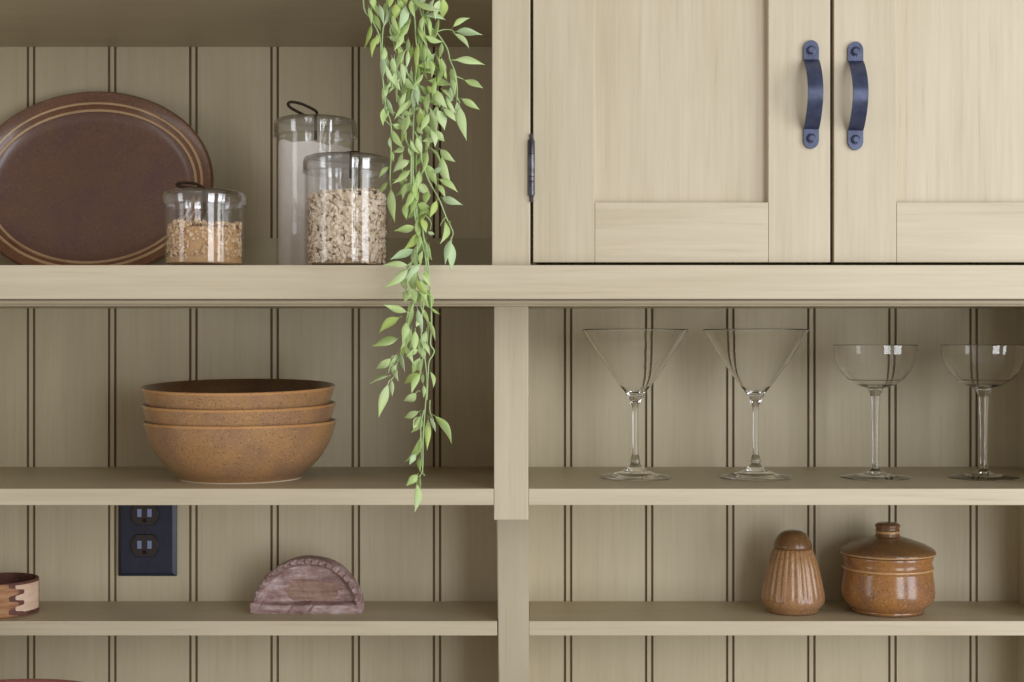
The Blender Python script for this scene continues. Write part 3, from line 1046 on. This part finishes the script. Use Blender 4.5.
bm = bmesh.new()
grid = []
for i in range(NT + 1):
    th = PI * i / NT
    row = []
    for j in range(NR + 1):
        rr = j / NR
        ro_ = R0 * (1 + 0.012 * noise.noise(Vector((math.cos(th) * 3, math.sin(th) * 3, 7))))
        x = ro_ * rr * math.cos(th)
        z = ro_ * rr * math.sin(th) * 0.985
        y = -THK / 2 - mould_depth(x, z, rr, th)
        if rr > 0.97:
            y += 0.0025 * (rr - 0.97) / 0.03
        row.append(bm.verts.new((x, y, z)))
    grid.append(row)
for i in range(NT):
    for j in range(NR):
        q = (grid[i][j], grid[i + 1][j], grid[i + 1][j + 1], grid[i][j + 1])
        f = bm.faces.new(q)
        cx = sum(v_.co.x for v_ in q) / 4
        cz = sum(v_.co.z for v_ in q) / 4
        rr = math.hypot(cx, cz) / R0
        f.material_index = 1 if (((cx - 0.08 * R0) / (0.52 * R0)) ** 2 + ((cz - 0.36 * R0) / (0.24 * R0)) ** 2 + 0.7 * noise.noise(Vector((cx * 90, cz * 140, 2))) < 1.0 and cz > 0.21 * R0) else 0
backr = []
for i in range(NT + 1):
    v_ = grid[i][NR]
    backr.append([bm.verts.new((v_.co.x * 1.02, -THK / 2 + 0.008, v_.co.z * 1.02)), bm.verts.new((v_.co.x * 1.0, THK / 2, v_.co.z * 1.0))])
for i in range(NT):
    bm.faces.new((grid[i][NR], grid[i + 1][NR], backr[i + 1][0], backr[i][0]))
    bm.faces.new((backr[i][0], backr[i + 1][0], backr[i + 1][1], backr[i][1]))
bm.faces.new([b_[1] for b_ in backr])
# flat bottom
bm.faces.new([grid[0][j] for j in range(NR + 1)] + [backr[0][0], backr[0][1], backr[NT][1], backr[NT][0]] + [grid[NT][j] for j in range(NR, 0, -1)])
bmesh.ops.remove_doubles(bm, verts=bm.verts[:], dist=1e-6)
for v_ in bm.verts:
    v_.co.z = max(v_.co.z, 0)
body = link('body', bm, [M['mould'], M['mould_in']], mould, smooth=True, angle=40)
# small square foot at the left end of the bar
link('end_block', BX(-R0 - 0.0015, -R0 + 0.010, -THK / 2 - 0.0015, THK / 2 - 0.006, 0, 0.013, bev=0.0015), M['mould'], mould)

# ------------------------------------------------------------------ bentwood box with finger joint
KZ = 1.716
kk = KZ / F
rK = 38.5 * kk
hK = 33.8 * kk
ring_box = thing('bentwood_box', 'small round bentwood box with a pale finger-jointed seam, left end of shelf', 'box', (X(-1.5, KZ), KZ, S2T), local=True)
bm = bmesh.new()
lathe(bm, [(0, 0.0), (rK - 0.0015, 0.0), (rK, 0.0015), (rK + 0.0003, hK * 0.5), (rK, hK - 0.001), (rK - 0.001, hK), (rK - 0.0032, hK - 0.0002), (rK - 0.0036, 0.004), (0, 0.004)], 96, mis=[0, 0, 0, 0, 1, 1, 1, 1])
link('body', bm, [M['bark'], M['bark_dark']], ring_box, smooth=True, angle=50)


def wrap_patch(name, t_edge_fn, t1, z0_, z1_, off, thick, mat):
    """curved plate on the box's side from t_edge_fn(z) to t1"""
    bm = bmesh.new()
    NZ_, NTt = 60, 26
    g = []
    for i in range(NZ_ + 1):
        z = z0_ + (z1_ - z0_) * i / NZ_
        ta = t_edge_fn(i / NZ_)
        row = []
        for j in range(NTt + 1):
            t = ta + (t1 - ta) * j / NTt
            row.append((bm.verts.new(((rK + off + thick) * math.cos(t), (rK + off + thick) * math.sin(t), z)), bm.verts.new(((rK + off) * math.cos(t), (rK + off) * math.sin(t), z))))
        g.append(row)
    for i in range(NZ_):
        for j in range(NTt):
            bm.faces.new((g[i][j][0], g[i][j + 1][0], g[i + 1][j + 1][0], g[i + 1][j][0]))
            bm.faces.new((g[i][j][1], g[i + 1][j][1], g[i + 1][j + 1][1], g[i][j + 1][1]))
    for i in range(NZ_):
        bm.faces.new((g[i][0][0], g[i + 1][0][0], g[i + 1][0][1], g[i][0][1]))
        bm.faces.new((g[i][NTt][0], g[i][NTt][1], g[i + 1][NTt][1], g[i + 1][NTt][0]))
    for j in range(NTt):
        bm.faces.new((g[0][j][0], g[0][j][1], g[0][j + 1][1], g[0][j + 1][0]))
        bm.faces.new((g[NZ_][j][0], g[NZ_][j + 1][0], g[NZ_][j + 1][1], g[NZ_][j][1]))
    return link(name, bm, mat, ring_box, smooth=True, angle=40)


def tabs(u, deep, soft=0.05):
    # three tongues along the height
    s = 0.5 - 0.5 * math.cos(u * 2 * PI * 2.5 + 0.9)
    s = 1 / (1 + math.exp(-(s - 0.5) * 12))
    return s * deep


tA = -PI / 2 + 1.02
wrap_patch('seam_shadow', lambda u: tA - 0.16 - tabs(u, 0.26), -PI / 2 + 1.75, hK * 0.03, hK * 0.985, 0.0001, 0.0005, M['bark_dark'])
wrap_patch('seam_tongue', lambda u: tA - 0.02 - tabs(u, 0.24), -PI / 2 + 1.62, hK * 0.14, hK * 0.93, 0.0004, 0.0009, M['bark_pale'])

# ------------------------------------------------------------------ hanging vine
VZ = 1.325
vine = thing('trailing_vine', 'pale green leafy vine trailing down from the top shelf past the oat jar', 'plant', (X(400, VZ), 1.42, TS + 0.024))


def wob(px, py):
    return VZ + 0.016 * noise.noise(Vector((px * 0.03, py * 0.012, 5)))


REG = {'A': (360, 0), 'B': (370, 70), 'C': (370, 140), 'D': (360, 210), 'E': (360, 280), 'F': (360, 350), 'G': (360, 430)}
LEAVES = {
 'A': '540 140 715 170 60;780 245 930 160 55;800 270 1023 295 68;780 275 920 410 50;780 510 1040 550 78;700 -40 690 155 85;440 10 700 90 70;640 -20 610 100 40;540 290 700 350 60;435 180 340 340 70;250 210 330 330 60;390 30 330 250 85;300 20 290 170 85;60 90 170 260 60;70 0 150 130 60;160 30 200 200 55;240 0 210 140 50;340 -20 330 100 60;230 310 370 350 60;150 270 110 350 20;165 310 145 380 20;215 460 230 620 50;270 470 300 640 60;350 500 260 690 60;510 340 645 540 130;480 560 640 560 70;480 610 640 640 50;640 460 660 680 80;690 470 740 670 50;770 580 820 700 60;410 310 400 470 45;450 380 430 500 50;500 340 480 600 50;120 -40 100 80 60;560 -40 520 60 60;480 -60 470 90 70;280 -60 250 60 60;400 -50 380 60 70',
 'B': '790 80 950 150 75;760 235 925 335 65;760 280 820 580 92;640 0 655 80 30;690 0 720 220 60;735 250 720 400 55;610 320 730 440 70;470 90 690 130 75;560 150 660 320 85;600 160 700 260 55;480 130 560 200 55;400 90 370 340 70;260 30 230 250 55;330 30 290 335 105;190 10 160 120 40;220 60 260 170 55;480 250 620 300 65;510 320 560 540 85;560 320 630 500 95;480 320 420 480 75;450 330 460 460 55;250 375 370 375 45;360 350 440 330 35;270 405 370 470 60;180 460 290 500 55;185 490 290 660 65;240 400 300 540 50;400 470 450 545 55;430 610 600 570 60;550 500 630 600 75;170 560 190 680 35;190 600 240 620 18',
 'C': '310 50 205 100 60;360 170 210 270 85;480 45 600 215 80;430 60 400 260 60;590 70 720 180 75;610 110 695 380 90;430 180 560 380 90;540 290 612 228 50;570 330 735 440 68;570 370 640 490 50;600 490 780 550 75;170 220 80 320 45;155 350 80 440 55;180 390 210 680 85;185 340 290 410 65;330 330 275 340 28;370 340 230 465 70;390 370 510 470 85;500 430 470 550 75;390 540 510 570 75;575 500 515 650 60;400 580 500 640 75;370 580 325 660 50;190 90 200 180 45;320 50 350 140 45;350 0 370 120 55;440 260 410 340 25',
 'D': '480 0 410 60 40;490 145 310 175 70;495 175 375 325 70;480 330 275 415 80;715 80 680 275 60;780 95 750 115 30;780 230 730 450 65;780 250 780 505 75;570 180 630 205 38;560 250 610 415 55;600 0 600 60 55;430 470 210 470 65;430 480 215 650 75;420 490 280 600 80;400 540 400 682 75;480 480 470 690 90;560 500 600 640 55;500 190 500 330 45;520 60 560 190 60;540 330 520 470 45',
 'E': '420 280 215 215 70;360 310 180 440 85;350 490 120 560 85;400 340 360 520 75;450 90 390 190 85;400 60 470 190 90;470 80 520 210 75;600 230 680 290 28;560 150 600 240 45;520 340 480 400 45;470 410 460 610 72;570 410 480 590 65;500 590 400 650 50;440 440 410 600 50;400 450 330 690 60;540 480 560 680 80;460 200 420 400 60;500 20 560 180 70',
 'F': '280 55 150 150 75;345 10 380 170 45;310 110 290 210 50;320 150 330 260 38;260 220 95 290 68;250 260 165 555 85;270 240 275 385 48;520 50 450 190 85;530 190 390 280 78;490 350 380 425 80;540 190 540 280 38;590 170 620 315 38;540 290 540 400 38;520 515 390 570 68;520 540 440 690 75;540 560 460 670 75;610 545 765 780 80;590 560 640 690 38;580 560 572 835 65',
 'G': '530 10 388 250 70;480 195 425 290 60;510 220 515 350 45;500 370 400 470 75;480 430 465 682 75;515 390 515 500 42;540 370 555 390 18',
}
rng = random.Random(11)
lb_ = bmesh.new()


def add_leaf(p0, p1, wd, rng, mi):
    """lanceolate leaf from p0 to p1, folded along the midrib and arched"""
    ax = p1 - p0
    L = ax.length
    ax.normalize()
    # roll about the long axis: mostly facing the room
    toc = Vector((0, -1, 0))
    side = ax.cross(toc).normalized()
    nrm = side.cross(ax).normalized()
    roll = rng.gauss(0, 0.45)
    q = Matrix.Rotation(roll, 3, ax)
    side = q @ side
    nrm = q @ nrm
    wd = wd / max(0.6, math.cos(roll)) * 0.5
    arch = rng.uniform(-0.10, 0.16) * L
    bend = rng.uniform(-0.13, 0.13) * L
    # drooping tips
    fold = rng.uniform(0.12, 0.45)
    NSg = 9
    prev = None
    for i in range(NSg + 1):
        t = i / NSg
        if t < 0.10:
            ww = 0.10
        else:
            s = (t - 0.10) / 0.90
            ww = (math.sin(PI * s ** 0.74)) ** 1.35
        ww = max(ww, 0.05 if t < 1 else 0.01)
        c = p0 + ax * (L * t) + nrm * (arch * math.sin(PI * t)) + side * (bend * math.sin(PI * t))
        lft = c + side * (wd * ww) + nrm * (wd * ww * fold)
        rgt = c - side * (wd * ww) + nrm * (wd * ww * fold)
        cur = [lb_.verts.new(lft), lb_.verts.new(c), lb_.verts.new(rgt)]
        if prev:
            for k in range(2):
                f = lb_.faces.new((prev[k], prev[k + 1], cur[k + 1], cur[k]))
                f.material_index = mi
        prev = cur


pet = bmesh.new()
for key, txt in LEAVES.items():
    ox, oy = REG[key]
    for item in txt.split(';'):
        x0, y0_, x1, y1_, wd = [float(q) for q in item.split()]
        a = (ox + x0 / 8.525, oy + y0_ / 8.525)
        b2 = (ox + x1 / 8.525, oy + y1_ / 8.525)
        Za = wob(*a) + rng.uniform(-0.008, 0.008)
        Zb = Za + rng.uniform(-0.008, 0.010)
        Zb = min(Zb, ZR - 0.006)
        Za = min(Za, ZR - 0.006)
        r = rng.random()
        mi = 0 if (r < 0.80 or wd > 88) else (1 if r < 0.90 else 2)
        b2 = (a[0] + (b2[0] - a[0]) * 1.10, a[1] + (b2[1] - a[1]) * 1.10)
        add_leaf(P(a[0], a[1], Za), P(b2[0], b2[1], Zb), 0.90 * wd / 8.525 * VZ / F, rng, mi)
FILL = [(368, 5), (372, 22), (378, 35), (392, 5), (398, 18), (404, 30), (396, 44), (388, 56), (400, 60), (408, 48), (416, 30), (424, 14), (430, 8), (412, 66), (402, 76), (396, 70), (386, 62), (418, 84), (424, 72), (430, 90),
        (436, 78), (428, 60), (436, 52), (442, 66), (412, 96), (420, 104), (408, 112), (430, 112), (438, 104), (402, 124), (410, 138), (404, 150), (420, 122), (426, 130), (412, 168), (406, 182), (414, 200), (420, 190), (426, 206),
        (418, 216), (424, 236), (416, 246), (422, 262), (418, 276), (424, 286), (414, 296), (420, 306), (426, 318), (412, 326), (418, 340), (424, 356), (402, 344), (422, 372), (398, 352), (445, 60), (450, 84), (446, 96), (442, 40)]
FILL += [(rng.uniform(380, 442), rng.uniform(-6, 118)) for _ in range(38)] + [(rng.uniform(406, 430), rng.uniform(120, 320)) for _ in range(22)]
for fx, fy in FILL:
    ang = rng.gauss(PI / 2, 0.42)
    Ln = rng.uniform(19, 28)
    Za = min(wob(fx, fy) + rng.uniform(-0.012, 0.012), ZR - 0.008)
    r = rng.random()
    add_leaf(P(fx, fy, Za), P(fx + Ln * math.cos(ang), fy + Ln * math.sin(ang), Za + rng.uniform(-0.006, 0.004)), rng.uniform(4, 7) * VZ / F, rng, 0 if r < 0.8 else (1 if r < 0.88 else 2))
fol = link('foliage', lb_, [M['leaf'], M['leaf_yellow'], M['leaf_pale']], vine, smooth=True, recalc=False)
sm = fol.modifiers.new('thickness', 'SOLIDIFY')
sm.thickness = 0.0004

STEMS = [
 [(364, -24), (364, 8), (372, 20), (380, 38), (381, 60), (383, 80), (386, 107), (391, 124), (391, 145), (391, 160), (390, 178), (391, 186)],
 [(386, 107), (399, 116), (406, 121), (413, 127)],
 [(386, 107), (382.4, 116), (386, 121), (391, 126)],
 [(384, -30), (387, 10), (383, 30), (382, 52), (383, 66), (388, 74), (392, 80)],
 [(399, -30), (397, 12), (390, 30), (396, 42), (403, 52), (403, 66), (409, 76), (414, 84), (421, 96), (428, 106), (438, 118)],
 [(408, -30), (414, 12), (416, 40), (418, 60), (415, 80), (414, 110), (413, 140), (413, 180), (414, 210), (418, 230), (424, 250), (427, 275), (424, 300), (421, 330), (424, 352), (427, 380), (425, 410), (423, 440), (422.5, 470), (418, 477)],
 [(412, -30), (422, 16), (437, 33), (447, 48), (450, 60), (455, 72), (457, 85), (457, 100)],
 [(436, 32), (444, 29.6), (452, 30.2), (455, 34)],
 [(449, 60), (457, 60.5), (463, 61.5)], [(456, 76), (460, 78), (464, 79.5)], [(457, 97), (460, 103)],
 [(414, 131), (420, 142), (421.5, 159), (428.6, 180), (439, 199), (446, 217), (450, 225), (453, 233), (451, 240)],
 [(446, 217), (443, 220), (440, 226)],
 [(406, 132), (406, 140), (411, 152), (411, 175), (411, 193), (416, 210), (418, 226), (417, 250), (417, 270), (420, 290), (412, 306), (409, 318), (407, 335), (403, 350), (397.5, 362), (394, 376), (389, 381)],
 [(422, 225), (424, 240), (428, 262), (429, 280), (431, 303), (431.5, 327), (430.5, 344), (434, 350), (433, 355), (429, 362), (428, 378), (427, 400)],
 [(425, 215), (431, 222), (430, 230)],
 [(420, 305), (423, 312), (428, 325), (427, 345)],
 [(418, 314), (422, 318), (417, 326)],
 [(419, 245), (412, 262), (408, 267)],
 [(430, 400), (430, 412), (434, 420)], [(393, 364), (398, 356), (391, 356)], [(417, 391), (421, 391)], [(416, 452), (421, 450)],
 [(403, 350), (412, 354), (420, 348)], [(425, 72), (424, 20), (418, -20)], [(409, 14), (414, 4), (412, -28)],
 [(424, 410), (421, 425), (421, 450), (423, 474)],
 [(385, -10), (389, 20), (393, 35), (395, 50), (404, 66), (402, 80)],
]
for st in STEMS:
    bm = bmesh.new()
    pts = []
    for x, y in st:
        pts.append(P(x, y, min(wob(x, y), ZR - 0.004)))
    pts = smooth_path(pts, 4)
    if st[0][1] < -5:
        # carry the strand up over the front of the top shelf and back on top of it
        tp = pts[0]
        lift = [Vector((tp.x + 0.004, 1.42, TS + 0.0262)), Vector((tp.x + 0.002, 1.385, TS + 0.027)), Vector((tp.x, 1.362, TS + 0.020))]
        pts = smooth_path(lift + [tp], 5)[:-1] + pts
    n_ = len(pts)
    r0 = 0.00075 if len(st) > 6 else 0.0005
    tube(bm, pts, [r0 * (1.15 - 0.45 * i / n_) for i in range(n_)], 7)
    link('stem', bm, M['vine_stem'], vine, smooth=True)

# tidy helper properties
for o in bpy.data.objects:
    if '_o' in o:
        del o['_o']
